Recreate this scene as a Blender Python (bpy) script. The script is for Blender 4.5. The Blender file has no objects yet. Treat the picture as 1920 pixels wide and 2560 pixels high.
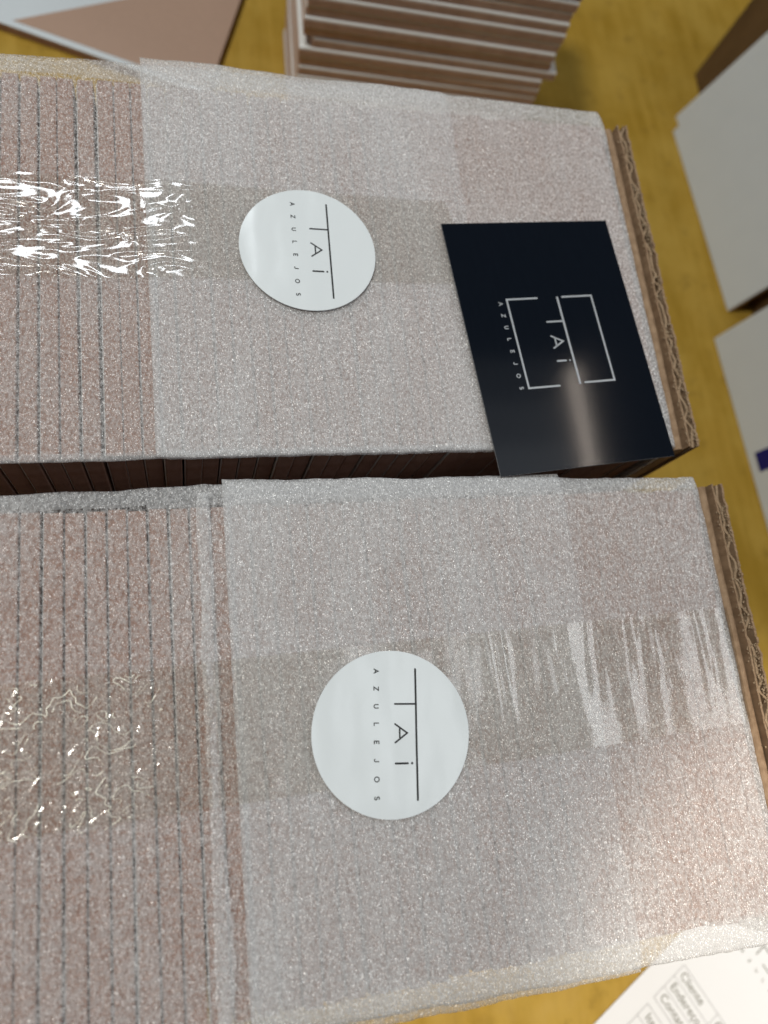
import bpy, bmesh, math, random
from mathutils import Vector, Matrix, noise

rnd = random.Random(7)
S = bpy.context.scene
COL = S.collection

# ------------------------------------------------------------------ camera
TOP = 0.160                                   # height of the near pack's tile edges above the table
CAM = Vector((0.0, 0.0, 0.2474 + TOP))
R = Matrix(((0.9649, 0.04627, -0.25849), (-0.11302, 0.9617, -0.24973), (0.23704, 0.27018, 0.93318)))
FPX = 1919.6
cd = bpy.data.cameras.new('camera')
cd.sensor_fit = 'VERTICAL'
cd.sensor_height = 36.0
cd.lens = FPX / 2560.0 * 36.0
cd.clip_start = 0.01
cd.clip_end = 50.0
cd.dof.use_dof = True
cd.dof.focus_distance = 0.262
cd.dof.aperture_fstop = 6.6
cam = bpy.data.objects.new('camera', cd)
cam.matrix_world = Matrix.Translation(CAM) @ R.to_4x4()
COL.objects.link(cam)
S.camera = cam

def at(u, v, z):
    """photo pixel (1920 x 2560) -> point on the horizontal plane at height z"""
    d = R @ Vector(((u - 960) / FPX, -(v - 1280) / FPX, -1.0))
    return CAM + d * ((z - CAM.z) / d.z)

# ------------------------------------------------------------------ world and lamps
W = bpy.data.worlds.new('World')
S.world = W
W.use_nodes = True
W.node_tree.nodes['Background'].inputs[0].default_value = (0.86, 0.92, 1.0, 1)
W.node_tree.nodes['Background'].inputs[1].default_value = 0.03

def area(name, loc, target, sx, sy, power, color, spread=math.pi):
    l = bpy.data.lights.new(name, 'AREA')
    l.shape = 'RECTANGLE'
    l.size, l.size_y, l.energy, l.color, l.spread = sx, sy, power, color, spread
    o = bpy.data.objects.new(name, l)
    o.location = loc
    o.rotation_euler = (Vector(target) - Vector(loc)).to_track_quat('-Z', 'Y').to_euler()
    COL.objects.link(o)
    return o

# cool white workshop panel above the far end of the bench
area('ceiling_panel_lamp', (-0.14, 0.86, 1.16), (-0.02, 0.10, 0.1), 0.42, 0.18, 3.4, (0.90, 0.96, 1.0))
# large pale window light on the right of the bench
area('window_light', (1.70, -0.05, 1.85), (0.1, 0.0, 0.1), 0.90, 0.60, 8.0, (0.93, 0.97, 1.0))
# white bulb overhead
area('bulb_lamp', (-0.78, 0.26, 2.20), (0.0, 0.03, 0.1), 0.24, 0.24, 22.0, (1.0, 0.97, 0.88))
# slim warm tube that the glossy card mirrors, and dim panels beside it
tube = area('warm_tube_lamp', (1.125, 0.68, 1.76), (1.125, 0.68, 0.0), 0.018, 0.44, 0.55, (1.0, 0.86, 0.74))
tube.rotation_euler = (0, 0, 0)
for _y, _w in ((0.47, 0.20), (0.60, 0.13), (0.73, 0.075), (0.86, 0.035)):
    pan = area('dim_ceiling_panel_lamp', (0.87, _y, 1.76), (0.87, _y, 0.0), 0.42, 0.129, _w, (0.92, 0.96, 1.0))
    pan.rotation_euler = (0, 0, 0)
pan2 = area('pale_ceiling_panel_lamp', (0.46, -0.03, 1.76), (0.46, -0.03, 0.0), 0.24, 0.42, 1.0, (0.92, 0.96, 1.0))
pan2.rotation_euler = (0, 0, 0)
# warm spot lamp over the front right corner
sl = bpy.data.lights.new('warm_spot_lamp', 'SPOT')
sl.energy, sl.color, sl.spot_size, sl.spot_blend, sl.shadow_soft_size = 50.0, (1.0, 0.90, 0.765), math.radians(16.0), 0.45, 0.02
so = bpy.data.objects.new('warm_spot_lamp', sl)
so.location = (0.50, -0.40, 1.30)
so.rotation_euler = (Vector((0.242, -0.140, 0.09)) - Vector(so.location)).to_track_quat('-Z', 'Y').to_euler()
COL.objects.link(so)

S.view_settings.view_transform = 'Standard'
S.view_settings.look = 'None'
S.view_settings.exposure = 0.0
S.view_settings.gamma = 1.0
S.view_settings.use_curve_mapping = False
S.cycles.use_denoising = True
S.cycles.denoiser = 'OPENIMAGEDENOISE'
S.cycles.denoising_input_passes = 'RGB_ALBEDO_NORMAL'
S.cycles.denoising_prefilter = 'ACCURATE'
S.cycles.transparent_max_bounces = 24
S.cycles.max_bounces = 6
S.cycles.diffuse_bounces = 4
S.cycles.glossy_bounces = 2
S.cycles.transmission_bounces = 4
S.cycles.use_adaptive_sampling = True
S.cycles.adaptive_threshold = 0.02
S.cycles.caustics_reflective = False
S.cycles.caustics_refractive = False
S.cycles.sample_clamp_indirect = 3.0

# ------------------------------------------------------------------ material helpers
class NT:
    def __init__(s, name):
        s.m = bpy.data.materials.new(name)
        s.m.use_nodes = True
        s.t = s.m.node_tree
        s.t.nodes.clear()
        s.out = s.n('ShaderNodeOutputMaterial')
    def n(s, typ, **kw):
        nd = s.t.nodes.new(typ)
        for k, v in kw.items():
            setattr(nd, k, v)
        return nd
    def put(s, sock, v):
        if hasattr(v, 'is_output'):
            s.t.links.new(v, sock)
        elif v is not None:
            sock.default_value = v
    def coord(s, scale=(1, 1, 1), rot=(0, 0, 0)):
        c = s.n('ShaderNodeTexCoord')
        mp = s.n('ShaderNodeMapping')
        s.put(mp.inputs['Vector'], c.outputs['Object'])
        mp.inputs['Scale'].default_value = scale
        mp.inputs['Rotation'].default_value = rot
        return mp.outputs[0]
    def noise(s, vec, scale, detail=2.0, rough=0.5, dist=0.0):
        nd = s.n('ShaderNodeTexNoise')
        s.put(nd.inputs['Vector'], vec)
        nd.inputs['Scale'].default_value = scale
        nd.inputs['Detail'].default_value = detail
        nd.inputs['Roughness'].default_value = rough
        nd.inputs['Distortion'].default_value = dist
        return nd.outputs['Fac']
    def noisecol(s, vec, scale):
        nd = s.n('ShaderNodeTexNoise')
        s.put(nd.inputs['Vector'], vec)
        nd.inputs['Scale'].default_value = scale
        return nd.outputs['Color']
    def vor(s, vec, scale, feature='F1'):
        nd = s.n('ShaderNodeTexVoronoi', feature=feature)
        s.put(nd.inputs['Vector'], vec)
        nd.inputs['Scale'].default_value = scale
        return nd
    def math(s, op, a, b=None, c=None, clamp=False):
        nd = s.n('ShaderNodeMath', operation=op, use_clamp=clamp)
        s.put(nd.inputs[0], a)
        s.put(nd.inputs[1], b)
        s.put(nd.inputs[2], c)
        return nd.outputs[0]
    def vmath(s, op, a, b=None, scale=None):
        nd = s.n('ShaderNodeVectorMath', operation=op)
        s.put(nd.inputs[0], a)
        s.put(nd.inputs[1], b)
        if scale is not None:
            nd.inputs['Scale'].default_value = scale
        return nd.outputs[0]
    def ramp(s, fac, lo, hi, a=0.0, b=1.0, smooth=True):
        nd = s.n('ShaderNodeMapRange', interpolation_type='SMOOTHSTEP' if smooth else 'LINEAR')
        s.put(nd.inputs['Value'], fac)
        nd.inputs['From Min'].default_value = lo
        nd.inputs['From Max'].default_value = hi
        nd.inputs['To Min'].default_value = a
        nd.inputs['To Max'].default_value = b
        return nd.outputs[0]
    def mixc(s, fac, a, b):
        nd = s.n('ShaderNodeMix', data_type='RGBA')
        s.put(nd.inputs['Factor'], fac)
        s.put(nd.inputs['A'], a if hasattr(a, 'is_output') else (*a, 1))
        s.put(nd.inputs['B'], b if hasattr(b, 'is_output') else (*b, 1))
        # colour sockets are the third pair
        for sk, v in ((nd.inputs[6], a), (nd.inputs[7], b)):
            s.put(sk, v if hasattr(v, 'is_output') else (*v, 1))
        return nd.outputs[2]
    def bump(s, h, dist, strength=1.0):
        nd = s.n('ShaderNodeBump')
        s.put(nd.inputs['Height'], h)
        nd.inputs['Distance'].default_value = dist
        nd.inputs['Strength'].default_value = strength
        return nd.outputs[0]
    def bsdf(s, color, rough=0.5, normal=None, metallic=0.0, spec=0.5, coat=0.0):
        nd = s.n('ShaderNodeBsdfPrincipled')
        s.put(nd.inputs['Base Color'], color if hasattr(color, 'is_output') else (*color, 1))
        s.put(nd.inputs['Roughness'], rough)
        s.put(nd.inputs['Metallic'], metallic)
        s.put(nd.inputs['Specular IOR Level'], spec)
        s.put(nd.inputs['Coat Weight'], coat)
        if normal is not None:
            s.put(nd.inputs['Normal'], normal)
        return nd.outputs[0]
    def mixs(s, fac, a, b):
        nd = s.n('ShaderNodeMixShader')
        s.put(nd.inputs[0], fac)
        s.put(nd.inputs[1], a)
        s.put(nd.inputs[2], b)
        return nd.outputs[0]
    def end(s, shader):
        s.put(s.out.inputs['Surface'], shader)
        return s.m

def mat_foam(name, bottom=False, dense=0.25):
    """closed cell foam: bubbly skin that glints, partly see-through"""
    t = NT(name)
    tp = t.n('ShaderNodeBsdfTransparent')
    tp.inputs['Color'].default_value = (0.99, 0.992, 1.0, 1)
    d = t.n('ShaderNodeBsdfDiffuse')
    tr = t.n('ShaderNodeBsdfTranslucent')
    for q in (d, tr):
        q.inputs['Color'].default_value = (0.85, 0.86, 0.872, 1)
    body = t.mixs(0.36, d.outputs[0], tr.outputs[0])
    if bottom:
        return t.end(t.mixs(0.36, tp.outputs[0], body))
    c = t.coord((1.25, 0.8, 1.0), (0, 0, 0.2))
    v = t.vor(c, 2000)
    dist = v.outputs['Distance']
    fine = t.noise(c, 850, 2.0, 0.7)
    h = t.math('SUBTRACT', t.math('MULTIPLY', fine, 1.6), t.math('MULTIPLY', dist, 0.6))
    nb = t.bump(h, 0.0007, 1.0)
    op = t.math('ADD', t.ramp(fine, 0.32, 0.68, -0.20, 0.24), t.math('MULTIPLY', dist, 0.18))
    op = t.math('ADD', op, t.ramp(t.noise(t.coord((1.0, 0.35, 1.0), (0, 0, 0.15)), 48, 2.0), 0.3, 0.7, dense - 0.075, dense + 0.075), clamp=True)
    base = t.mixs(op, tp.outputs[0], body)
    g = t.n('ShaderNodeBsdfGlossy')
    g.inputs['Color'].default_value = (1, 1, 1, 1)
    g.inputs["Roughness"].default_value = 0.38
    t.put(g.inputs['Normal'], nb)
    # smooth bubble membranes: small bright-skinned spots in some of the cells
    cc = t.n('ShaderNodeSeparateColor')
    t.put(cc.inputs[0], v.outputs['Color'])
    rad = t.math('MULTIPLY', cc.outputs[0], 0.66)
    spot = t.math('SUBTRACT', rad, dist)
    wt = t.ramp(spot, 0.0, 0.10, 0.01, 0.62)
    t.put(g.inputs['Color'], wt)
    ad = t.n('ShaderNodeAddShader')
    t.put(ad.inputs[0], base)
    t.put(ad.inputs[1], g.outputs[0])
    return t.end(ad.outputs[0])

def mat_tape(name, mode):
    t = NT(name)
    c = t.coord()
    sx = t.n('ShaderNodeSeparateXYZ')
    t.put(sx.inputs[0], c)
    if mode == 'far':
        a = t.noise(t.coord((1.0, 2.8, 1.0)), 36, 1.4, 0.5, 1.3)
        h = t.math('MULTIPLY', a, t.ramp(sx.outputs[0], 0.010, 0.020, 1.0, 0.05))
        nb = t.bump(h, 0.0034, 1.0)
    else:
        # trapped air pockets: flat floors with narrow rims; broad lifted folds across the strip further along
        p = t.noise(t.coord((0.85, 1.35, 1.0), (0, 0, 0.5)), 80, 1.2, 0.5, 1.5)
        pock = t.math('MULTIPLY', t.ramp(t.math('ABSOLUTE', t.math('SUBTRACT', p, 0.5)), 0.0, 0.055, 1.0, 0.0), t.ramp(sx.outputs[0], -0.012, 0.0, 0.03, 0.0))
        q = t.noise(t.coord((1.0, 0.14, 1.0), (0, 0, 0.10)), 70, 1.6, 0.5, 0.8)
        fold = t.math('MULTIPLY', q, t.math('MULTIPLY', t.ramp(sx.outputs[0], 0.065, 0.105, 0.05, 1.1), t.ramp(sx.outputs[1], -0.012, 0.016, 0.15, 1.0)))
        wr = t.math('MULTIPLY', t.noise(c, 190, 2.0, 0.5, 0.5), 0.03)
        nb = t.bump(t.math('ADD', t.math('ADD', pock, wr), fold), 0.0026, 1.0)
    g = t.n('ShaderNodeBsdfGlossy')
    g.inputs['Color'].default_value = (1, 1, 1, 1)
    g.inputs['Roughness'].default_value = 0.10 if mode == 'far' else 0.11
    if mode != 'far':
        t.put(g.inputs['Roughness'], t.ramp(sx.outputs[0], 0.0, 0.06, 0.08, 0.13))
    t.put(g.inputs['Normal'], nb)
    fr = t.n('ShaderNodeFresnel')
    fr.inputs['IOR'].default_value = 1.5
    tp = t.n('ShaderNodeBsdfTransparent')
    tp.inputs['Color'].default_value = (0.995, 0.988, 0.968, 1)
    return t.end(t.mixs(t.math('MINIMUM', t.math('MULTIPLY', fr.outputs[0], 1.8 if mode == 'far' else 1.05), 0.25), tp.outputs[0], g.outputs[0]))

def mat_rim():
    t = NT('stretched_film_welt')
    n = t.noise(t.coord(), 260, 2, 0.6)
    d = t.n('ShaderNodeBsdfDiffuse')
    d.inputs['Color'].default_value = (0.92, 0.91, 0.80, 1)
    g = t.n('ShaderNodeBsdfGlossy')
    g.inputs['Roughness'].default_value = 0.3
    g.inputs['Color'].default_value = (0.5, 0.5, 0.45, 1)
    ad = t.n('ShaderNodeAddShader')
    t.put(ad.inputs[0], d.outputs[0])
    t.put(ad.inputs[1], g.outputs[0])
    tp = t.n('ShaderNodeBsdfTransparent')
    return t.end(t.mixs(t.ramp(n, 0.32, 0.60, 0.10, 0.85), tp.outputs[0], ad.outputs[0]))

def mat_clay(name, ca=(0.315, 0.18, 0.135), cb=(0.415, 0.27, 0.215)):
    t = NT(name)
    c = t.coord()
    oi = t.n('ShaderNodeObjectInfo')
    n1 = t.noise(c, 160, 4, 0.6)
    n2 = t.noise(c, 1400, 2, 0.6)
    col = t.mixc(t.ramp(n1, 0.3, 0.72), ca, cb)
    col = t.mixc(t.math('MULTIPLY', oi.outputs['Random'], 0.5), col, tuple((x + y) / 2 for x, y in zip(ca, cb)))
    col = t.mixc(t.ramp(n2, 0.55, 0.75, 0.0, 0.35), col, (0.58, 0.38, 0.28))
    sm = t.noise(t.coord((1.0, 1.0, 0.14)), 330, 3, 0.6)
    col = t.mixc(t.ramp(sm, 0.56, 0.74, 0.0, 0.5), col, (0.60, 0.50, 0.44))
    return t.end(t.bsdf(col, 0.85, t.bump(n2, 0.0003, 0.6), spec=0.2))

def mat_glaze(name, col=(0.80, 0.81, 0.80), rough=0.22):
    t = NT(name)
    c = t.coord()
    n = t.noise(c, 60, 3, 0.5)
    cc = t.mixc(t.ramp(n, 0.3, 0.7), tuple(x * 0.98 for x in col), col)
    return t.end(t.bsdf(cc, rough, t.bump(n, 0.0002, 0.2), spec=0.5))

def mat_card(name, a, b, scale=300, rough=0.8):
    t = NT(name)
    n = t.noise(t.coord((1, 1, 0.25)), scale, 5, 0.65)
    col = t.mixc(t.ramp(n, 0.3, 0.72), a, b)
    return t.end(t.bsdf(col, rough, t.bump(n, 0.0004, 0.7), spec=0.25))

def mat_table():
    t = NT('worn_plywood')
    c = t.coord()
    g = t.noise(t.coord((1.0, 0.10, 1.0), (0, 0, 0.12)), 140, 5, 0.62, 0.5)
    bl = t.noise(c, 22, 4, 0.6)
    bl2 = t.noise(c, 70, 3, 0.6)
    sp = t.noise(c, 120, 2, 0.5)
    col = t.mixc(t.ramp(g, 0.28, 0.75), (0.335, 0.20, 0.021), (0.44, 0.272, 0.043))
    col = t.mixc(t.ramp(bl, 0.35, 0.68, 0.0, 0.6), col, (0.49, 0.325, 0.066))
    col = t.mixc(t.ramp(bl2, 0.56, 0.75, 0.0, 0.45), col, (0.22, 0.135, 0.025))
    col = t.mixc(t.ramp(sp, 0.70, 0.78, 0.0, 0.65), col, (0.14, 0.08, 0.02))
    return t.end(t.bsdf(col, t.ramp(bl2, 0.3, 0.7, 0.5, 0.7), t.bump(g, 0.0006, 0.5), spec=0.15))

def mat_plain(name, col, rough=0.5, metallic=0.0, nscale=400, namp=0.06, bd=0.0002):
    t = NT(name)
    n = t.noise(t.coord(), nscale, 3, 0.55)
    cc = t.mixc(n, tuple(x * (1 - namp) for x in col), tuple(min(1, x * (1 + namp)) for x in col))
    return t.end(t.bsdf(cc, rough, t.bump(n, bd, 0.5), metallic))

def mat_cardboard_black():
    t = NT('navy_card_stock')
    n = t.noise(t.coord((1.0, 0.16, 1.0)), 900, 3, 0.6)
    col = t.mixc(n, (0.0042, 0.0066, 0.0115), (0.0062, 0.0092, 0.0155))
    return t.end(t.bsdf(col, 0.09, None, spec=0.4))

def mat_sticker():
    t = NT('satin_sticker_vinyl')
    n = t.noise(t.coord((1.0, 0.45, 1), (0, 0, 0.3)), 62, 1.5, 0.4)
    return t.end(t.bsdf((0.85, 0.905, 0.935), 0.2, t.bump(n, 0.0016, 0.7), spec=0.45))

M = {
    'foam': mat_foam('foam_skin', dense=0.44), 'foam_thin': mat_foam('thin_foam_skin', dense=0.245), 'foam_in': mat_foam('foam_underside', True),
    'tape_far': mat_tape('clear_tape_crinkled', 'far'), 'tape_near': mat_tape('clear_tape_pocketed', 'near'),
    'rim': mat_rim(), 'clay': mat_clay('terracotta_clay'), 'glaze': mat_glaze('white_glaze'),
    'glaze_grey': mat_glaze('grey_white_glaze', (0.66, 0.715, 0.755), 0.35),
    'pink': mat_plain('pink_glaze', (0.44, 0.295, 0.22), 0.4),
    'blue': mat_plain('cobalt_glaze', (0.002, 0.006, 0.15), 0.4),
    'liner': mat_card('kraft_liner', (0.27, 0.175, 0.105), (0.40, 0.275, 0.175)),
    'flute': mat_card('kraft_fluting', (0.30, 0.205, 0.125), (0.43, 0.31, 0.20), 700),
    'fibre': mat_card('torn_kraft_fibre', (0.36, 0.26, 0.165), (0.50, 0.385, 0.26), 900),
    'table': mat_table(), 'card': mat_cardboard_black(), 'sticker': mat_sticker(),
    'ink': mat_plain('black_ink', (0.012, 0.012, 0.014), 0.4),
    'silver': mat_plain('silver_foil', (0.66, 0.70, 0.74), 0.38, 0.55),
    'paper': mat_plain('white_paper', (0.80, 0.81, 0.83), 0.75, nscale=900, namp=0.02),
    'core': mat_plain('grey_card_core', (0.30, 0.31, 0.33), 0.8),
    'greyink': mat_plain('grey_ink', (0.30, 0.30, 0.31), 0.7),
    'oliveink': mat_plain('dark_olive_ink', (0.10, 0.095, 0.055), 0.7),
    'box': mat_card('box_kraft', (0.125, 0.075, 0.032), (0.165, 0.10, 0.045), 90),
    'clay_pale': mat_clay('pale_terracotta', (0.52, 0.36, 0.29), (0.66, 0.48, 0.40)),
}

# ------------------------------------------------------------------ object helpers
def link(o, parent=None):
    COL.objects.link(o)
    if parent is not None:
        o.parent = parent
    return o

def mesh(name, verts, faces, mats, parent=None, smooth=False, fm=None):
    me = bpy.data.meshes.new(name)
    me.from_pydata([tuple(v) for v in verts], [], faces)
    for m in (mats if isinstance(mats, (list, tuple)) else [mats]):
        me.materials.append(m)
    if fm:
        for p, i in zip(me.polygons, fm):
            p.material_index = i
    if smooth:
        me.polygons.foreach_set('use_smooth', [True] * len(me.polygons))
    me.validate()
    me.update()
    return link(bpy.data.objects.new(name, me), parent)

def from_bm(name, bm, mats, parent=None, smooth=False):
    bmesh.ops.recalc_face_normals(bm, faces=bm.faces[:])
    me = bpy.data.meshes.new(name)
    bm.to_mesh(me)
    bm.free()
    for m in (mats if isinstance(mats, (list, tuple)) else [mats]):
        me.materials.append(m)
    if smooth:
        me.polygons.foreach_set('use_smooth', [True] * len(me.polygons))
    return link(bpy.data.objects.new(name, me), parent)

def box_bm(x0, x1, y0, y1, z0, z1, bev=0.0, seg=2):
    bm = bmesh.new()
    bmesh.ops.create_cube(bm, size=1.0)
    for v in bm.verts:
        v.co = Vector(((x0 + x1) / 2 + v.co.x * (x1 - x0), (y0 + y1) / 2 + v.co.y * (y1 - y0), (z0 + z1) / 2 + v.co.z * (z1 - z0)))
    if bev:
        bmesh.ops.bevel(bm, geom=bm.edges[:], offset=bev, segments=seg, profile=0.6, affect='EDGES')
    return bm

def thing(name, label, cat, loc, rz=0.0, group=None):
    o = bpy.data.objects.new(name, None)
    o.empty_display_size = 0.02
    o.location = loc
    o.rotation_euler = (0, 0, rz)
    tag(o, label, cat, group)
    return link(o)

def tag(o, label, cat, group=None):
    o['label'] = label
    o['category'] = cat
    if group:
        o['group'] = group
    return o

def prism(name, pts, z0, z1, mat, parent=None):
    """flat polygon pts (x, y) extruded from z0 to z1"""
    n = len(pts)
    v = [(x, y, z0) for x, y in pts] + [(x, y, z1) for x, y in pts]
    f = [tuple(range(n - 1, -1, -1)), tuple(range(n, 2 * n))] + [(i, (i + 1) % n, n + (i + 1) % n, n + i) for i in range(n)]
    bm = bmesh.new()
    vs = [bm.verts.new(p) for p in v]
    for q in f:
        bm.faces.new([vs[i] for i in q])
    return from_bm(name, bm, mat, parent)

# --- stroke lettering: each glyph is a list of polylines in a 1-unit-high cell
def arc(cx, cy, rx, ry, a0, a1, n=14):
    return [(cx + rx * math.cos(math.radians(a0 + (a1 - a0) * i / n)), cy + ry * math.sin(math.radians(a0 + (a1 - a0) * i / n))) for i in range(n + 1)]

GLYPH = {
    'A': [[(-0.46, 0), (0, 1), (0.46, 0)], [(-0.30, 0.36), (0.30, 0.36)]],
    'Z': [[(-0.36, 1), (0.36, 1), (-0.36, 0), (0.36, 0)]],
    'U': [[(-0.36, 1), (-0.36, 0.36)] + arc(0, 0.36, 0.36, 0.36, 180, 360)[1:] + [(0.36, 1)]],
    'L': [[(-0.25, 1), (-0.25, 0), (0.30, 0)]],
    'E': [[(0.30, 1), (-0.28, 1), (-0.28, 0), (0.30, 0)], [(-0.28, 0.52), (0.22, 0.52)]],
    'J': [[(0.18, 1), (0.18, 0.28)] + arc(-0.10, 0.28, 0.28, 0.28, 0, -150)[1:]],
    'O': [arc(0, 0.5, 0.5, 0.5, 0, 360, 28)],
    'S': [arc(0, 0.75, 0.27, 0.25, 35, 270, 12) + arc(0, 0.25, 0.29, 0.25, 90, -145, 12)[1:]],
}

def stroke(bm, pts, w, z0, z1, closed=False):
    """ribbon of width w with thickness along a polyline, with mitred corners and rounded ends"""
    P = [Vector((x, y)) for x, y in pts]
    if (P[0] - P[-1]).length < 1e-9 and len(P) > 3:
        closed = True
        P = P[:-1]
    n = len(P)
    L, Rr = [], []
    for i, p in enumerate(P):
        a = P[i - 1] if (i or closed) else None
        b = P[(i + 1) % n] if (i < n - 1 or closed) else None
        d1 = (p - a).normalized() if a is not None else (b - p).normalized()
        d2 = (b - p).normalized() if b is not None else d1
        nn = Vector((-(d1.y + d2.y), d1.x + d2.x)).normalized()
        k = max(0.35, nn.dot(Vector((-d1.y, d1.x))))
        L.append(p + nn * (w / 2 / k))
        Rr.append(p - nn * (w / 2 / k))
    def quadprism(q):
        lo = [bm.verts.new((c.x, c.y, z0)) for c in q]
        hi = [bm.verts.new((c.x, c.y, z1)) for c in q]
        m = len(q)
        bm.faces.new(hi)
        bm.faces.new(lo[::-1])
        for i in range(m):
            bm.faces.new((lo[i], lo[(i + 1) % m], hi[(i + 1) % m], hi[i]))
    if closed:
        for i in range(n):
            quadprism([L[i], Rr[i], Rr[(i + 1) % n], L[(i + 1) % n]])
    else:
        d0 = (P[1] - P[0]).normalized() * w * 0.3
        d1 = (P[-1] - P[-2]).normalized() * w * 0.3
        m0 = (L[0] * 0.75 + Rr[0] * 0.25 - d0, L[0] * 0.25 + Rr[0] * 0.75 - d0)
        m1 = (L[-1] * 0.25 + Rr[-1] * 0.75 + d1, L[-1] * 0.75 + Rr[-1] * 0.25 + d1)
        quadprism([L[0], m0[0], m0[1]] + Rr + [m1[0], m1[1]] + L[:0:-1])

def glyph_bm(bm, ch, x, y, h, w, z0, z1):
    for pl in GLYPH[ch]:
        stroke(bm, [(x + a * h, y + b * h) for a, b in pl], w, z0, z1)

def letter(name, ch, x, y, h, w, z0, z1, mat, parent):
    bm = bmesh.new()
    glyph_bm(bm, ch, x, y, h, w, z0, z1)
    return from_bm(name, bm, mat, parent)

def strokes(name, pls, w, z0, z1, mat, parent):
    bm = bmesh.new()
    for pl in pls:
        stroke(bm, pl, w, z0, z1)
    return from_bm(name, bm, mat, parent)

def nz(x, y, s, seed=0.0):
    return noise.noise(Vector((x * s, y * s, seed)))

# ------------------------------------------------------------------ table
tb = mesh('workbench_top', [], [], M['table'])
bm = box_bm(-1.3, 1.5, -0.9, 1.7, -0.04, 0.0)
bm.to_mesh(tb.data)
bm.free()
tb['kind'] = 'structure'
tb['label'] = 'worn yellow plywood bench top'

# ------------------------------------------------------------------ tiles
SZ = 0.150
def tile_meshes():
    b = box_bm(-0.0027, 0.0028, -SZ / 2, SZ / 2, 0, SZ, 0.0005, 2)
    me1 = bpy.data.meshes.new('tile')
    b.to_mesh(me1)
    b.free()
    me1.materials.append(M['clay'])
    b = box_bm(-0.0032, -0.00265, -SZ / 2 + 0.0003, SZ / 2 - 0.0003, 0.0003, SZ - 0.0020, 0.0002, 1)
    me2 = bpy.data.meshes.new('glaze')
    b.to_mesh(me2)
    b.free()
    me2.materials.append(M['glaze'])
    b = box_bm(-0.0030, 0.0026, -SZ / 2, SZ / 2, 0, SZ, 0.00025, 1)
    me3 = bpy.data.meshes.new('tile')
    b.to_mesh(me3)
    b.free()
    me3.materials.append(M['clay'])
    return me1, me2, me3
ME_T, ME_G, ME_W = tile_meshes()

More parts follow.
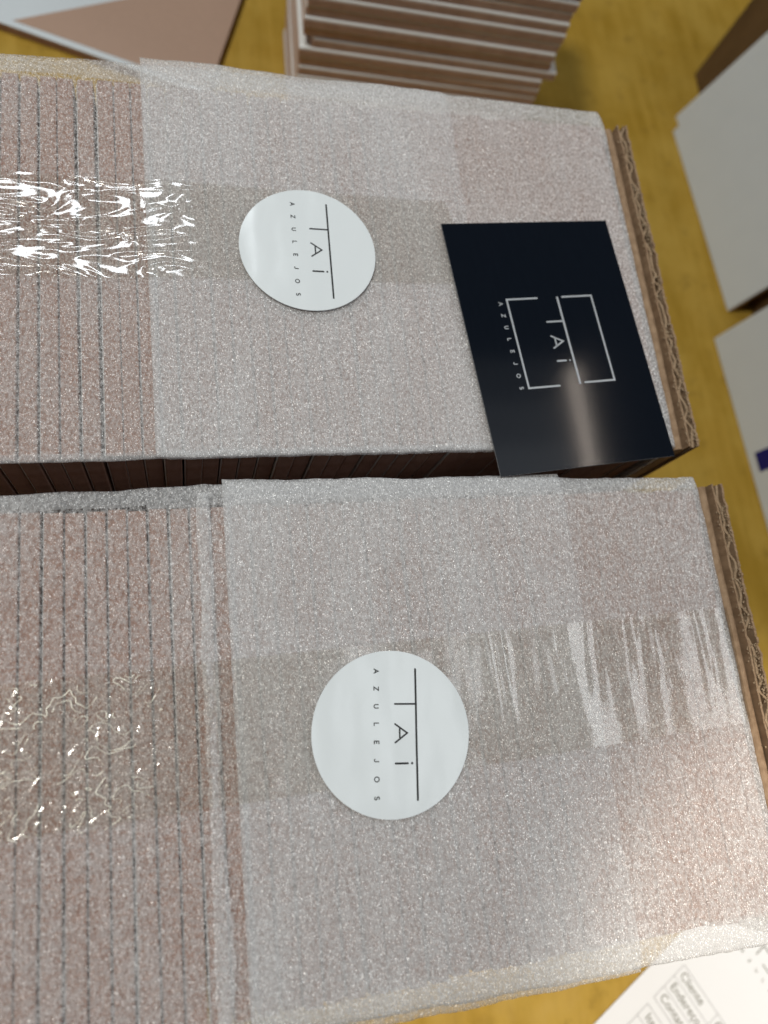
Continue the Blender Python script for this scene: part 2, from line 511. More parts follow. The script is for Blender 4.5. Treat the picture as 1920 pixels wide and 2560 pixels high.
# ------------------------------------------------------------------ tile packs
class Pack:
    """row of upright tiles wrapped lengthwise in foam, a cardboard guard at its right end (local coordinates)"""
    def __init__(s, label, loc, rz, top, xl, xr, seed, edges, outer, inner, ridge):
        s.root = thing('tile_package', label, 'package', loc, rz, 'foam wrapped tile packages')
        s.top, s.xl, s.xr, s.seed, s.edges, s.outer, s.inner, s.ridge = top, xl, xr, seed, edges, outer, inner, ridge
        s.base = top - SZ
        s.tiles()
        s.mattress()
        s.sheets()
        s.guard()
    def tiles(s):
        r = random.Random(s.seed)
        x = s.xr - 0.0034
        while x > s.xl:
            tight = x > s.inner - 0.012
            o = link(bpy.data.objects.new('tile', ME_W if tight else ME_T), s.root)
            o.location = (x, r.uniform(-0.0006, 0.0006), s.base - r.uniform(0, 0.0004))
            o.rotation_euler = (0, 0, 0) if tight else (0, r.uniform(-0.0015, 0.0015), r.uniform(-0.003, 0.003))
            link(bpy.data.objects.new('glaze', ME_G), o)
            x -= 0.00574 if tight else 0.0062 + r.choice((0.0, 0.0001, 0.0002, 0.0003, 0.0006)) - 0.0001
    def mattress(s):
        b = box_bm(s.xl - 0.004, s.xr + 0.001, -SZ / 2 - 0.002, SZ / 2 + 0.002, 0.0, s.base - 0.0031, 0.001, 1)
        from_bm('base_board', b, M['liner'], s.root)
    # path along x; over the right end it bends down
    def path(s, q, off):
        """arc length q measured as x until the bend -> (x, z, nx, nz)"""
        r = 0.0022 + off
        xe = s.xr + 0.0004 - 0.0022
        if q <= xe:
            return q, s.top + off, 0.0, 1.0
        t = (q - xe) / r
        if t < math.pi / 2:
            return xe + r * math.sin(t), s.top + off - r + r * math.cos(t), math.sin(t), math.cos(t)
        d = (q - xe) - r * math.pi / 2
        return xe + r, max(s.top + off - r - d, 0.004), 1.0, 0.0
    def lift(s, q, y, which):
        """height of a sheet's underside over the tile edges"""
        z = 0.0003 + 0.00045 * (nz(q, y * 0.5, 40, s.seed) + 0.7) + 0.0002 * nz(q, y, 120, s.seed + 3)
        if which == 'outer':
            e = s.inner
            k = min(1.0, max(0.0, (e + 0.003 - q) / 0.006))
            z += 0.0012 * k * k * (3 - 2 * k) + 0.0003 * abs(nz(q, y, 60, s.seed + 9))
            d = q - s.outer
            if d < 0.012:                               # free edge stands up a little
                z += 0.0002 * (1 - d / 0.012) ** 2
        if s.ridge is not None and which == 'inner':
            d = (q - s.ridge - 0.0012 * nz(0, y, 30, 5)) / 0.0021
            z += 0.0009 * math.exp(-d * d) * (0.75 + 0.4 * nz(0, y, 45, 2))
        ov = abs(y) - SZ / 2 + 0.001
        if ov > 0:                                      # overhang beyond the tiles droops
            z -= 2.2 * ov * ov * (9 + 5 * nz(q, 0, 25, s.seed + 7)) + 0.02 * ov
        return z
    def sheet(s, name, q0, q1, which, ylo, yhi, th, label):
        st = 0.0014
        nq = int((q1 - q0) / st)
        ny = int((yhi(q0) - ylo(q0)) / st)
        V, F, FM = [], [], []
        for layer in (1, 0):
            for i in range(nq + 1):
                q = q0 + (q1 - q0) * i / nq
                lo = ylo(q) + 0.0006 * nz(q, 0, 70, s.seed + 1) + 0.0003 * nz(q, 0, 300, s.seed)
                hi = yhi(q) + 0.0006 * nz(q, 0, 70, s.seed + 2) + 0.0003 * nz(q, 0, 300, s.seed + 4)
                for j in range(ny + 1):
                    y = lo + (hi - lo) * j / ny
                    jq = 0.0
                    if i in (0,):
                        jq = 0.00025 * nz(y, 0, 200, s.seed)
                    x, z, ax, az = s.path(q + jq, 0.0)
                    l = s.lift(q, y, which) + th * layer
                    if layer:
                        l += 0.00012 * nz(q, y, 700, s.seed + 5)
                    V.append((x + ax * l, y, z + az * l))
        n1 = (nq + 1) * (ny + 1)
        idx = lambda i, j, k: k * n1 + i * (ny + 1) + j
        for i in range(nq):
            for j in range(ny):
                F.append((idx(i, j, 0), idx(i + 1, j, 0), idx(i + 1, j + 1, 0), idx(i, j + 1, 0)))
                FM.append(0)
                if abs(V[i * (ny + 1) + j][1]) > SZ / 2 - 0.0003 or i < 2:          # underside only where an edge can be seen
                    F.append((idx(i, j + 1, 1), idx(i + 1, j + 1, 1), idx(i + 1, j, 1), idx(i, j, 1)))
                    FM.append(1)
        for i in range(nq):
            for j, fl in ((0, False), (ny, True)):
                f = (idx(i, j, 0), idx(i, j, 1), idx(i + 1, j, 1), idx(i + 1, j, 0))
                F.append(f[::-1] if fl else f)
                FM.append(0)
        for j in range(ny):
            for i, fl in ((0, True), (nq, False)):
                f = (idx(i, j, 0), idx(i, j, 1), idx(i, j + 1, 1), idx(i, j + 1, 0))
                F.append(f[::-1] if fl else f)
                FM.append(0)
        o = mesh(name, V, F, [M['foam' if which == 'outer' else 'foam_thin'], M['foam_in']], s.root, True, FM)
        o['label'] = label
        return o
    def sheets(s):
        E_ = s.edges
        s.sheet('foam_sheet', s.xl - 0.002, s.inner, 'inner', E_['il'], E_['ih'], 0.0011, 'lower layer of translucent foam through which the tile edges show')
        s.sheet('foam_sheet', s.outer, s.xr + 0.120, 'outer', E_['ol'], E_['oh'], 0.0011, 'upper lap of translucent foam folded over the end')
        if s.ridge is not None:                          # pleat folded up beside the lap
            s.pleat(s.ridge)
        # the turn of the wrap below the tiles
        b = box_bm(s.xl, s.xr, -SZ / 2 - 0.004, SZ / 2 + 0.004, s.base - 0.003, s.base - 0.0006, 0.0004, 1)
        o = from_bm('foam_underlay', b, M['foam'], s.root)
    def pleat(s, qc):
        V, F = [], []
        ny, nq = 220, 8
        for j in range(ny + 1):
            y = -0.079 + 0.158 * j / ny
            c = qc + 0.0012 * nz(0, y, 30, 5)
            w = 0.0027 * (0.8 + 0.45 * nz(0, y, 28, 12) + 0.35 * nz(0, y, 160, 9))
            for i in range(nq + 1):
                t = i / nq * 2 - 1
                q = c + w * t
                z = s.top + s.lift(q, y, 'inner') + 0.0013 + 0.0002 * (1 - t * t) + 0.00025 * nz(q, y, 350, 3)
                V.append((q, y, z))
        for j in range(ny):
            for i in range(nq):
                a = j * (nq + 1) + i
                F.append((a, a + 1, a + nq + 2, a + nq + 1))
        mesh('foam_pleat', V, F, M['foam'], s.root, True)
    def ztop(s, q, y):
        z = s.lift(q, y, 'inner') + 0.0011 if q < s.inner else 0
        if q > s.outer:
            z = max(z, s.lift(q, y, 'outer') + 0.0011)
        return z
    def tape(s, q0, q1, lo, hi, mat, label, amp, slant=0.0):
        st = 0.0009
        nq, ny = int((q1 - q0) / st), int((hi(q0) - lo(q0)) / st)
        V, F = [], []
        for k in (0,):
            for i in range(nq + 1):
                q = q0 + (q1 - q0) * i / nq
                for j in range(ny + 1):
                    t = j / ny
                    y = lo(q) + (hi(q) - lo(q)) * t
                    qq = q - slant * t * max(0.0, (q - (q1 - 0.02)) / 0.02)
                    x, z, ax, az = s.path(qq, 0.0)
                    l = s.tape_l(qq, y, amp)
                    V.append((x + ax * l, y, z + az * l))
        n1 = (nq + 1) * (ny + 1)
        for i in range(nq):
            for j in range(ny):
                a, b, c, d = i * (ny + 1) + j, (i + 1) * (ny + 1) + j, (i + 1) * (ny + 1) + j + 1, i * (ny + 1) + j + 1
                F.append((a, b, c, d))
        # single skin: packing tape is a 0.05 mm film
        o = mesh('packing_tape', V, F, mat, s.root, True)
        o['label'] = label
        return o
    def tape_l(s, q, y, amp):
        return sum(s.ztop(min(q + e * 0.0017, s.xr), y) for e in (-3, -2, -1, 0, 1, 2, 3)) / 7 + 0.0006 + amp * (0.5 + 0.5 * nz(q, y * 2.2, 55, s.seed + 11))
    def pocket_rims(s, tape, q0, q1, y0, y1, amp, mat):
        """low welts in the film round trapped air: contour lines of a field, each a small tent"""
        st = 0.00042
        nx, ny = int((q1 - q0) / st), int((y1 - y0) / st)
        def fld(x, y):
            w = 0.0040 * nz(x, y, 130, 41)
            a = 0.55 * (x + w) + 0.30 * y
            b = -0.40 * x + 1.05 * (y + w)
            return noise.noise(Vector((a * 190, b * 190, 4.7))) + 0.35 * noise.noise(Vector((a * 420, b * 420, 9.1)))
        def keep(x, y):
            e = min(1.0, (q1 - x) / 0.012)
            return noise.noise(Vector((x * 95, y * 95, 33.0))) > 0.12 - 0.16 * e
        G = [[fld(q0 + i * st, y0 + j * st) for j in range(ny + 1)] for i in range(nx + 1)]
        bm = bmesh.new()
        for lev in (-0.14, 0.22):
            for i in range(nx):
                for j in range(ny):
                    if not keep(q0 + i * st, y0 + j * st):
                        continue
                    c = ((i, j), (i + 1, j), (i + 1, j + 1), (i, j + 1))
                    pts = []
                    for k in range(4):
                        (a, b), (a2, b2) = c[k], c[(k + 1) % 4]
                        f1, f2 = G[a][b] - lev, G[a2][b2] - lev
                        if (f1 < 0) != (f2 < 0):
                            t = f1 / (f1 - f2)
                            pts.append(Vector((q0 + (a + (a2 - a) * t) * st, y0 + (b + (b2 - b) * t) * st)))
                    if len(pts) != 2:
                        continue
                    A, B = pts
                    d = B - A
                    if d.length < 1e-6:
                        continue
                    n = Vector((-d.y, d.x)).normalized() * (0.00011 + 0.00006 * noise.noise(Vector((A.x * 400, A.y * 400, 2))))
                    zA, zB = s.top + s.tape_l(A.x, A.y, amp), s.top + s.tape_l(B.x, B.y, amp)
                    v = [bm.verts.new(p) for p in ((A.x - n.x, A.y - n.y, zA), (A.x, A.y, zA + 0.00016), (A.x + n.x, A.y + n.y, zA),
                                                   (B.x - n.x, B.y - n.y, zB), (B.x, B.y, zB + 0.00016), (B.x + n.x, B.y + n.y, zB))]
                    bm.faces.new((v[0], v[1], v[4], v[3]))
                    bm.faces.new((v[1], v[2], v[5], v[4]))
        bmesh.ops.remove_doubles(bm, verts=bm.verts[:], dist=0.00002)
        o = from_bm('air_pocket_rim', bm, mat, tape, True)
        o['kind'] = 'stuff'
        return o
    def sticker(s, px, py, rz, rad, label, warp):
        for _ in range(4):
            zz0 = s.top + 0.003 if _ == 0 else z0
            w = s.root.matrix_basis.inverted() @ at(px, py, zz0)
            cx, cy = w.x, w.y
            z0 = s.top + max(s.ztop(cx + dx, cy + dy) for dx in (-0.02, 0, 0.02) for dy in (-0.02, 0, 0.02)) + 0.0007
        bm = bmesh.new()
        n, rings = 96, 12
        def zz(x, y):
            return warp * nz(x, y, 55, s.seed + 21)
        lay = []
        for k in (0, 1):
            c = bm.verts.new((0, 0, zz(0, 0) + 0.00035 * k))
            rr = []
            for a in range(1, rings + 1):
                q = rad * a / rings
                rr.append([bm.verts.new((q * math.cos(2 * math.pi * i / n), q * math.sin(2 * math.pi * i / n), zz(q * math.cos(2 * math.pi * i / n), q * math.sin(2 * math.pi * i / n)) + 0.00035 * k)) for i in range(n)])
            for i in range(n):
                bm.faces.new((c, rr[0][i], rr[0][(i + 1) % n]))
                for a in range(rings - 1):
                    bm.faces.new((rr[a][i], rr[a + 1][i], rr[a + 1][(i + 1) % n], rr[a][(i + 1) % n]))
            lay.append(rr[-1])
        wall = [[bm.verts.new(v.co) for v in q] for q in lay]
        for i in range(n):
            bm.faces.new((wall[0][i], wall[0][(i + 1) % n], wall[1][(i + 1) % n], wall[1][i]))
        o = from_bm('round_sticker', bm, M['sticker'], s.root, False)
        for p in o.data.polygons:
            p.use_smooth = abs(p.normal.z) > 0.5
        o.location = (cx, cy, z0)
        o.rotation_euler = (0, 0, rz)
        o['label'] = label
        # sticker frame: local +x is the top of the lettering, -y its reading direction; text built upright then turned
        def pl(pts):                                  # (reading x, up y) -> sticker local
            return [(y, -x) for x, y in pts]
        def put(name, lines, w):
            ob = strokes(name, [pl(q) for q in lines], w, 0.00036, 0.00042, M['ink'], o)
            for v in ob.data.vertices:
                v.co.z += zz(v.co.x, v.co.y) + 0.00003
            return ob
        cm = 0.01
        bar = [(-1.98 + 3.99 * i / 24, 0.80) for i in range(25)]
        put('logo_bar', [[(a * cm, b * cm) for a, b in bar]], 0.00062)
        put('letter_t', [[(-0.88 * cm, 0.10 * cm), (-0.88 * cm, 0.78 * cm)]], 0.00055)
        put('letter_a', [[(-0.27 * cm, 0.10 * cm), (0.01 * cm, 0.50 * cm), (0.30 * cm, 0.10 * cm)], [(-0.12 * cm, 0.255 * cm), (0.15 * cm, 0.255 * cm)]], 0.00050)
        put('letter_i', [[(0.92 * cm, 0.10 * cm), (0.92 * cm, 0.51 * cm)]], 0.00060)
        put('letter_dot', [arc(0.92 * cm, 0.64 * cm, 0.00016, 0.00016, 0, 360, 12)], 0.00040)
        for k, ch in enumerate('AZULEJOS'):
            x = (-1.90 + 3.82 * k / 7) * cm
            put('letter_' + ch.lower(), [[(x + a * 0.00145, (-0.57) * cm + b * 0.00145) for a, b in q] for q in GLYPH[ch]], 0.00030)
        return o
    def guard(s):
        g = bpy.data.objects.new('cardboard_guard', None)
        link(g, s.root)
        g['label'] = 'double kraft cardboard guard at the end of the tile row'
        r = random.Random(s.seed + 50)
        h = s.top - 0.0005
        x0 = s.xr + 0.0030
        y0, y1 = -SZ / 2 - 0.002, SZ / 2 + 0.0015
        # inner folded board with a smooth rounded top
        N = 90
        V, F = [], []
        prof = []
        wid = 0.0042
        for k in range(9):
            a = math.pi * k / 8
            prof.append((x0 + wid / 2 - wid / 2 * math.cos(a), h - 0.0022 + 0.0020 * math.sin(a)))
        prof = [(x0, 0.0002)] + prof + [(x0 + wid, 0.0002)]
        m = len(prof)
        for i in range(N + 1):
            y = y0 + (y1 - y0) * i / N
            dx = 0.0005 * nz(y, 0, 22, s.seed + 31)
            dz = 0.0006 * nz(y, 0, 30, s.seed + 33) - 0.0012
            for (x, z) in prof:
                V.append((x + dx, y, z + (dz if z > 0.01 else 0)))
        for i in range(N):
            for k in range(m - 1):
                F.append((i * m + k, i * m + k + 1, (i + 1) * m + k + 1, (i + 1) * m + k))
        F.append(tuple(range(m)))
        F.append(tuple(N * m + k for k in range(m))[::-1])
        mesh('folded_board', V, F, M['liner'], g, False)
        # outer corrugated board with a cut upper edge
        xa = x0 + wid + 0.0006
        def liner(x, t, jag, sd):
            V, F = [], []
            n = 260
            for i in range(n + 1):
                y = y0 + 0.0004 + (y1 - y0) * i / n
                zt = h + 0.0006 + jag * (nz(y, sd, 260, 3) + 0.5 * nz(y, sd, 900, 8)) + 0.0008 * nz(y, sd, 25, 1)
                dx = 0.0005 * nz(y, sd, 40, 6) + 0.0002 * nz(y, sd, 300, 4)
                for (xx, z) in ((x + dx, 0.0002), (x + dx, zt), (x + t + dx, zt), (x + t + dx, 0.0002)):
                    V.append((xx, y, z))
            for i in range(n):
                for k in range(3):
                    F.append((i * 4 + k, i * 4 + k + 1, i * 4 + k + 5, i * 4 + k + 4))
            F.append((0, 3, 2, 1))
            F.append((n * 4, n * 4 + 1, n * 4 + 2, n * 4 + 3))
            return mesh('liner', V, F, M['liner'], g)
        liner(xa, 0.0008, 0.0004, 1.0)
        th = 0.0040
        liner(xa + th, 0.0009, 0.0010, 5.0)
        V, F = [], []
        n = 420
        for i in range(n + 1):
            y = y0 + (y1 - y0) * i / n
            ph = (y / 0.0105 + 0.9 * nz(y, 0, 55, s.seed)) * 2 * math.pi
            am = (th - 0.0008) / 2 * min(0.95, max(0.1, 0.55 + 0.9 * nz(y, 0, 70, 9)))
            x = xa + 0.0005 + (th - 0.0005) / 2 + am * math.sin(ph)
            zt = h + 0.0002 + 0.0009 * nz(y, 0, 200, 14)
            for (xx, z) in ((x - 0.0005, 0.006), (x - 0.0005, zt), (x + 0.0005, zt), (x + 0.0005, 0.006)):
                V.append((xx, y, z))
        for i in range(n):
            for k in range(3):
                F.append((i * 4 + k, i * 4 + k + 1, i * 4 + k + 5, i * 4 + k + 4))
        mesh('fluting', V, F, M['flute'], g)
        # torn fibres along the cut
        bm = bmesh.new()
        for k in range(750):
            y = r.uniform(y0, y1)
            x = xa + r.choice((0.0, th, th, th * 0.9, th * 0.6)) + r.gauss(0, 0.0004)
            if noise.noise(Vector((y * 90, s.seed, 2))) < -0.15:
                continue
            a, b = r.uniform(0, math.pi), r.uniform(0.0003, 0.0009)
            d = Vector((math.cos(a), math.sin(a), r.uniform(-0.2, 0.8))) * b
            p = Vector((x, y, h + r.uniform(-0.0006, 0.0008)))
            w = Vector((-d.y, d.x, 0)).normalized() * r.uniform(0.00012, 0.0004)
            q = [p - w, p + w, p + d + w * 0.4, p + d - w * 0.3]
            up = Vector((0, 0, 0.0002))
            lo = [bm.verts.new(c) for c in q]
            hi = [bm.verts.new(c + up) for c in q]
            bm.faces.new(hi)
            bm.faces.new(lo[::-1])
            for i in range(4):
                bm.faces.new((lo[i], lo[(i + 1) % 4], hi[(i + 1) % 4], hi[i]))
        o = from_bm('torn_fibres', bm, M['fibre'], g)
        o['kind'] = 'stuff'

def lin(x0, a, x1, b):
    return lambda x: a + (b - a) * min(1.15, max(-0.3, (x - x0) / (x1 - x0)))

# near pack: axis slightly turned
near = Pack('foam wrapped tile package with glossy sticker and no card on it, beside the paper form', (0.0, -0.0040, 0.0), math.radians(-0.5), TOP, -0.090, 0.1935, 3,
            dict(il=lin(0, -0.0825, 0.13, -0.084), ih=lin(-0.055, 0.0805, 0.02, 0.0825), ol=lin(0.01, -0.0790, 0.185, -0.0838), oh=lin(0.016, 0.0838, 0.1935, 0.0795)),
            0.0135, 0.1360, 0.0070)
far = Pack('foam wrapped tile package with dark business card lying on its cardboard end', (0.0, 0.1648, 0.0), 0.0, TOP - 0.003, -0.095, 0.1905, 17,
           dict(il=lin(-0.05, -0.0762, 0.1, -0.0768), ih=lin(-0.055, 0.0837, 0.0, 0.0857), ol=lin(0.0, -0.0764, 0.19, -0.0770), oh=lin(0.0, 0.0894, 0.19, 0.0827)),
           -0.0062, 0.1175, None)

ntape = near.tape(-0.092, 0.2100, lin(-0.05, -0.0190, 0.185, -0.0130), lin(-0.05, 0.0235, 0.185, 0.0285), M['tape_near'], 'clear tape strip with trapped air pockets', 0.0003)
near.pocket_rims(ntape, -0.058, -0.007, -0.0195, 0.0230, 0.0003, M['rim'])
far.tape(-0.097, 0.1165, lin(-0.05, -0.0103, 0.1, -0.0088), lin(-0.05, 0.0307, 0.11, 0.0282), M['tape_far'], 'crinkled clear tape strip', 0.0003, 0.008)
near.sticker(979, 1832, math.radians(-5.5), 0.0255, 'slightly wavy white round sticker with black lettering', 0.00025)
far.sticker(771, 624, math.radians(-1.3), 0.0255, 'flat white round sticker with black lettering', 0.00008)

# ------------------------------------------------------------------ business card
def build_card():
    z = TOP + 0.0022
    K = [at(1101.8, 560.2, z), at(1501, 555, z), at(1690.9, 1135.4, z), at(1262.7, 1190.4, z)]
    ex = ((K[1] - K[0]) + (K[2] - K[3])).normalized()
    c = sum(K, Vector()) / 4
    root = thing('business_card', 'dark navy card with raised silver logo lying over the gap between the packages', 'card', (c.x, c.y, z - 0.0003), math.atan2(ex.y, ex.x) )
    w, h = 0.074, 0.105
    from_bm('card_core', box_bm(-w / 2, w / 2, -h / 2, h / 2, 0, 0.00033), M['core'], root)
    from_bm('card_face', box_bm(-w / 2 + 0.00004, w / 2 - 0.00004, -h / 2 + 0.00004, h / 2 - 0.00004, 0.00034, 0.0005, 0.00005, 1), M['card'], root)
    cm = 0.01
    # measured in cm from the card's upper left corner, x right, y down
    def p(x, y):
        return (x * cm - w / 2, h / 2 - y * cm)
    z0, z1 = 0.00049, 0.00062
    strokes('logo_bracket', [[p(3.29, 3.45), p(1.97, 3.45), p(1.97, 7.2), p(3.29, 7.2)]], 0.00075, z0, z1, M['silver'], root)
    strokes('logo_bracket', [[p(4.38, 3.45), p(5.70, 3.45), p(5.70, 7.15), p(4.38, 7.15)]], 0.00075, z0, z1, M['silver'], root)
    strokes('logo_bar', [[p(4.17, 3.45), p(4.17, 7.18)]], 0.00085, z0, z1, M['silver'], root)
    strokes('letter_t', [[p(3.44, 4.50), p(4.12, 4.50)]], 0.0007, z0, z1, M['silver'], root)
    strokes('letter_a', [[p(3.45, 5.11), p(3.92, 5.36), p(3.45, 5.63)], [p(3.60, 5.21), p(3.60, 5.53)]], 0.0006, z0, z1, M['silver'], root)
    strokes('letter_i', [[p(3.45, 6.18), p(3.84, 6.18)]], 0.0007, z0, z1, M['silver'], root)
    strokes('letter_dot', [[(p(4.0, 6.18)[0] + a, p(4.0, 6.18)[1] + b_) for a, b_ in arc(0, 0, 0.00017, 0.00017, 0, 360, 12)]], 0.0004, z0, z1, M['silver'], root)
    for k, ch in enumerate('AZULEJOS'):
        y = 3.62 + (7.17 - 3.62) * k / 7
        q = [[p(1.60 + bb * 0.145, y + aa * 0.145) for aa, bb in pl] for pl in GLYPH[ch]]
        strokes('letter_' + ch.lower(), q, 0.00034, z0, z1, M['silver'], root)
build_card()

# ------------------------------------------------------------------ loose tiles lying flat
def flat_tile(label, corner, ux, uy, z, glaze, group=None, size=SZ, tilt=None, cat='tile'):
    """tile lying flat: corner point, two edge directions"""
    ux, uy = Vector((*ux, 0)).normalized(), Vector((*uy, 0)).normalized()
    rz = math.atan2(ux.y, ux.x)
    c = Vector((corner[0], corner[1], z))
    root = thing('ceramic_tile', label, cat, c, rz, group)
    if tilt:
        root.rotation_euler = (tilt[0], tilt[1], rz)
    sy = 1 if ux.cross(uy).z > 0 else -1
    ya, yb = (0, size) if sy > 0 else (-size, 0)
    if glaze == 'back':
        from_bm('clay_body', box_bm(0, size, ya, yb, 0, 0.0060, 0.0007), M['clayback'], root)
    else:
        from_bm('clay_body', box_bm(0, size, ya, yb, 0, 0.0050, 0.0005), M['clay'], root)
        from_bm('glaze', box_bm(0.0001, size - 0.0001, ya + 0.0001, yb - 0.0001, 0.0048, 0.0060, 0.0006), M[glaze], root)
    return root, sy

# white tile with a pink triangle behind the far pack
zt = 0.0062
a0, a1 = at(0, 54.9, zt), at(295, 158.3, zt)
b0, b1 = at(624.6, 0, zt), at(548.6, 160.4, zt)
d1, d2 = (a1 - a0), (b0 - b1)
def cross2(p, u, q, v):
    t = ((q.x - p.x) * v.y - (q.y - p.y) * v.x) / (u.x * v.y - u.y * v.x)
    return p + u * t
cr = cross2(a0, d1, b0, d2)
e1 = Vector((-d1.x, -d1.y)).normalized()
e2 = Vector((-e1.y, e1.x))
e2 = e2 if e2.dot(Vector((d2.x, d2.y))) > 0 else -e2
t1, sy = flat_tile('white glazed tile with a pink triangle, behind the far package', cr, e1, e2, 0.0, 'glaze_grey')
ymin = 0 if sy > 0 else -1
def tlocal(u_, v_):
    w_ = at(u_, v_, zt)
    w_ = Vector((w_.x - cr.x, w_.y - cr.y))
    return w_.dot(e1), w_.dot(Vector((-e1.y, e1.x)))
ta, tb_ = tlocal(31.6, 50.6), tlocal(295, 0)
xr_ = tlocal(1425 * 0.422, 0)[0]
sl_ = (tb_[1] - ta[1]) / (tb_[0] - ta[0])
tri = [(xr_, ta[1]), ta, (xr_, ta[1] + sl_ * (xr_ - ta[0]))]
prism('pink_triangle', tri, 0.0059, 0.00625, M['pink'], t1)

# white tiles leaning against a cardboard box on the right of the bench
def lean_tile(label, top_px, low_px, lean, back=0.0, group=None, length=None):
    """square tile standing on its bottom edge (given by two photo pixels on the bench), leaning back to the right"""
    a, b = at(*top_px, 0.0), at(*low_px, 0.0)
    e1 = (a - b).normalized()
    if length == 'down':                              # only the upper corner of the bottom edge is in view
        b = a - e1 * SZ
    up = Vector((e1.y * math.sin(lean), -e1.x * math.sin(lean), math.cos(lean)))
    nb = e1.cross(up)
    o = b + Vector((nb.x, nb.y, 0)).normalized() * back
    root = thing('ceramic_tile', label, 'tile', (0, 0, 0), 0.0, group)
    root.matrix_world = Matrix(((e1.x, up.x, nb.x, o.x), (e1.y, up.y, nb.y, o.y), (e1.z, up.z, nb.z, o.z + 0.0002), (0, 0, 0, 1)))
    from_bm('clay_body', box_bm(0.0004, SZ - 0.0004, 0.0002, SZ - 0.0004, 0.0010, 0.0058, 0.0004), M['clay_pale'], root)
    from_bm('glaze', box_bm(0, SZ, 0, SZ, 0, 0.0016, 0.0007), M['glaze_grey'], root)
    return root, o, nb
LEAN = math.radians(14.0)
lean_tile('plain white tile leaning on the box in front of another white tile', (1683.4, 336.5), (1817.7, 778.7), LEAN, 0.0, 'white tiles leaning against the box')
lean_tile('plain white tile leaning on the box, partly hidden behind another white tile', (1688, 291), (1822, 735), LEAN, 0.0, 'white tiles leaning against the box')
tB, oB, nB = lean_tile('white tile with a cobalt blue square leaning beside the plain white tiles', (1783.8, 846.5), (1911, 1297), math.radians(11.5), 0.0, 'white tiles leaning against the box', 'down')
def on_tile(u_, v_, root, o, n):
    d = R @ Vector(((u_ - 960) / FPX, -(v_ - 1280) / FPX, -1.0))
    p_ = CAM + d * ((o - CAM).dot(n) / d.dot(n))
    return root.matrix_world.inverted() @ p_
q1, q2, q3 = (on_tile(u_, v_, tB, oB, nB) for u_, v_ in ((1888, 1132), (1901, 1180), (1920, 1110)))
hgt = 0.028
prism('blue_square', [(q2.x, q2.y), (q1.x, q2.y), (q1.x, q2.y + hgt), (q2.x, q2.y + hgt)], -0.0003, 0.0004, M['blue'], tB)

# cardboard box behind them
def cardboard_box():
    cx = at(1735, 185, 0.0)
    root = thing('cardboard_box', 'large brown cardboard box behind the leaning white tiles', 'box', (cx.x, cx.y, 0.0), math.radians(-1.0))
    w, d, h = 0.30, 0.42, 0.19
    from_bm('side_panel', box_bm(0, 0.004, -d, 0, 0, h, 0.0008, 1), M['box'], root)
    from_bm('side_panel', box_bm(w - 0.004, w, -d, 0, 0, h, 0.0008, 1), M['box'], root)
    from_bm('end_panel', box_bm(0.0041, w - 0.0041, -0.004, 0, 0, h, 0.0008, 1), M['box'], root)
    from_bm('end_panel', box_bm(0.0041, w - 0.0041, -d, -d + 0.004, 0, h, 0.0008, 1), M['box'], root)
    from_bm('bottom_panel', box_bm(0.0041, w - 0.0041, -d + 0.0041, -0.0041, 0, 0.004), M['box'], root)
    from_bm('top_flap', box_bm(0, w / 2 - 0.001, -d, 0, h + 0.0002, h + 0.004, 0.0008, 1), M['box'], root)
    from_bm('top_flap', box_bm(w / 2 + 0.001, w, -d, 0, h + 0.0002, h + 0.004, 0.0008, 1), M['box'], root)
cardboard_box()

# ------------------------------------------------------------------ stack of tiles behind the far pack
r = random.Random(11)
NST = 25
DEP = 0.078
x0s, y0s = 0.0805, 0.3590
for i in range(NST):
    zz = i * 0.0062
    root = thing('ceramic_tile', 'white glazed terracotta tile in the tall stack behind the far package', 'tile',
                 (x0s + SZ / 2 + r.uniform(-0.0010, 0.0010), y0s + DEP / 2 + i * 0.00055 + r.choice((-0.0009, -0.0003, 0, 0.0002, 0.0004, 0.0012)), zz), math.radians(-2.2) + r.uniform(-0.005, 0.005), 'tiles in the tall stack')
    if i == 10:
        root.location.x += 0.0055
        root['label'] = 'white glazed terracotta tile jutting out sideways from the tall stack'
    elif i == NST - 1:
        root['label'] = 'white glazed terracotta tile topmost on the tall stack behind the far package'
    o = from_bm('clay_body', box_bm(-SZ / 2, SZ / 2, -DEP / 2, DEP / 2, 0, 0.0050, 0.0004, 1), M['clay_pale'], root)
    from_bm('glaze', box_bm(-SZ / 2 + 0.0001, SZ / 2 - 0.0001, -DEP / 2 + 0.0001, DEP / 2 - 0.0001, 0.0042, 0.0061, 0.0009), M['glaze'], root)

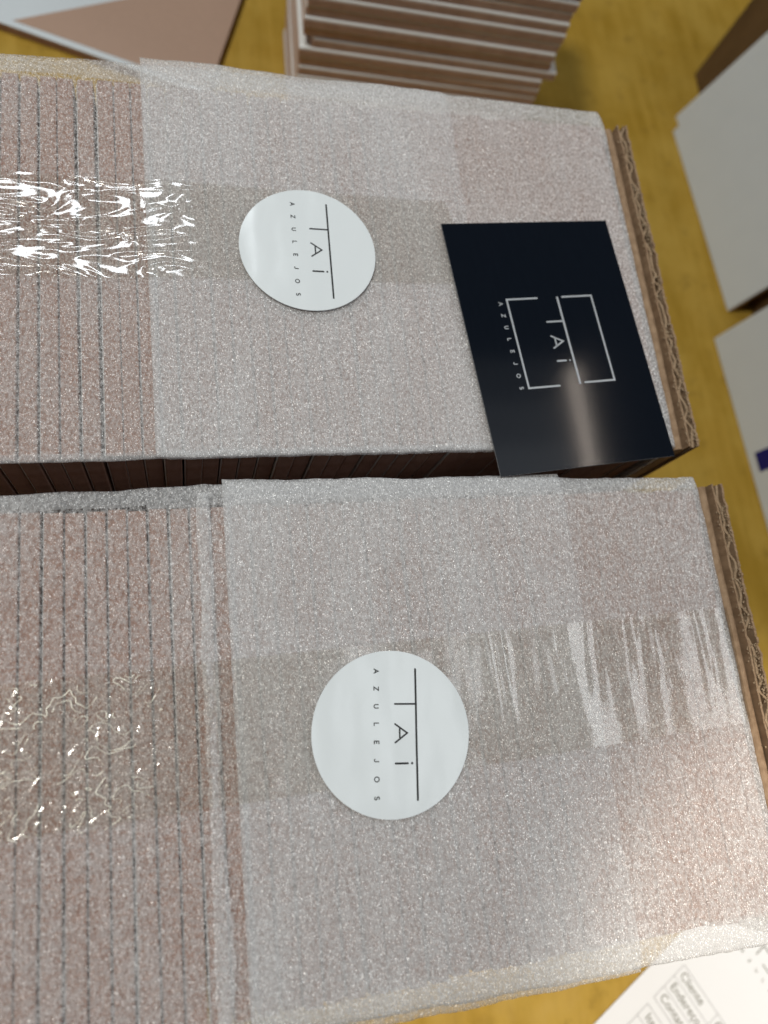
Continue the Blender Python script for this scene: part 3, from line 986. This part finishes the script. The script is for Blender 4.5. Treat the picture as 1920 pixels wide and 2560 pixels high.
# ------------------------------------------------------------------ paper form at the front right
def build_form():
    z = 0.0006
    P0 = at(1440 + 595 * 0.28933, 2280 + 510 * 0.28933, z)
    Pa = at(1440 + 160 * 0.28933, 2280 + 965 * 0.28933, z)
    v = Vector((P0.x - Pa.x, P0.y - Pa.y)).normalized()
    u = Vector((v.y, -v.x))
    root = thing('paper_form', 'white printed order form sheet lying flat beside the near package', 'paper', (P0.x, P0.y, 0.0), math.atan2(u.y, u.x))
    def L(px, py):                                   # zoom pixel -> form local
        d = at(1440 + px * 0.28933, 2280 + py * 0.28933, z)
        d = Vector((d.x - P0.x, d.y - P0.y))
        return d.dot(u), d.dot(v)
    b = box_bm(0, 0.148, -0.135, 0.075, 0.0003, 0.0006)
    from_bm('sheet', b, M['paper'], root)
    z0, z1 = 0.00058, 0.00064
    tlx, tly = L(935, 455)
    bx, by = L(665, 725)
    x1 = 0.136
    rowh = (tly - by) / 3
    lines = [[(tlx, tly), (x1, tly), (x1, tly - 3 * rowh), (tlx, tly - 3 * rowh), (tlx, tly)]]
    strokes('form_rule', lines, 0.00035, z0, z1, M['greyink'], root)
    for k in (1, 2):
        strokes('form_rule', [[(tlx, tly - k * rowh), (x1, tly - k * rowh)]], 0.0003, z0, z1, M['greyink'], root)
    qx, qy = L(1220, 885)
    strokes('form_rule', [[(qx, tly), (qx, tly - rowh)]], 0.0003, z0, z1, M['greyink'], root)
    ix, iy = L(620, 790)
    strokes('form_rule', [[(ix, iy - 0.10), (ix, iy), (x1, iy)]], 0.00035, z0, z1, M['greyink'], root)
    for k in range(1, 5):
        strokes('form_rule', [[(ix, iy - k * rowh), (x1, iy - k * rowh)]], 0.0003, z0, z1, M['greyink'], root)
    dg = None
    def text(s, x, y, size):
        cu = bpy.data.curves.new('lettering', 'FONT')
        cu.body = s
        cu.size = size
        tmp = bpy.data.objects.new('tmp_text', cu)
        COL.objects.link(tmp)
        bpy.context.view_layer.update()
        me = bpy.data.meshes.new_from_object(tmp.evaluated_get(bpy.context.evaluated_depsgraph_get()))
        COL.objects.unlink(tmp)
        bpy.data.objects.remove(tmp)
        me.materials.clear()
        me.materials.append(M['oliveink'])
        o = link(bpy.data.objects.new('lettering', me), root)
        o.location = (x, y, 0.00066)
        return o
    ts = 0.0062
    text('Cliente', tlx + 0.0022, tly - rowh * 0.72, ts)
    text('Endereço', tlx + 0.0022, tly - rowh * 1.72, ts)
    text('Contato', tlx + 0.0022, tly - rowh * 2.72, ts)
    text('Item', ix + 0.0035, iy - rowh * 0.72, ts)
    text('C', qx + 0.0022, tly - rowh * 0.72, ts)
    # printed logo
    cxy = L(1628, 290)
    lw = 0.0375
    ax, ay = L(1440, 335)
    sx, sy_ = L(1615, 595)
    stp = (sx - ax) / 3
    for k, ch in enumerate('AZULEJOS'):
        strokes('letter_' + ch.lower(), [[(ax + stp * k + p_ * 0.0016, ay - 0.0008 + q_ * 0.0016) for p_, q_ in pl] for pl in GLYPH[ch]], 0.00035, z0, z1, M['oliveink'], root)
    bx0 = 0.0362
    strokes('logo_bracket', [[(bx0, 0.0580), (bx0, 0.0647), (bx0 + 0.030, 0.0647), (bx0 + 0.030, 0.0580)]], 0.0007, z0, z1, M['oliveink'], root)
    strokes('logo_bar', [[(0.0424, 0.0577), (0.0600, 0.0577)]], 0.0007, z0, z1, M['oliveink'], root)
build_form()
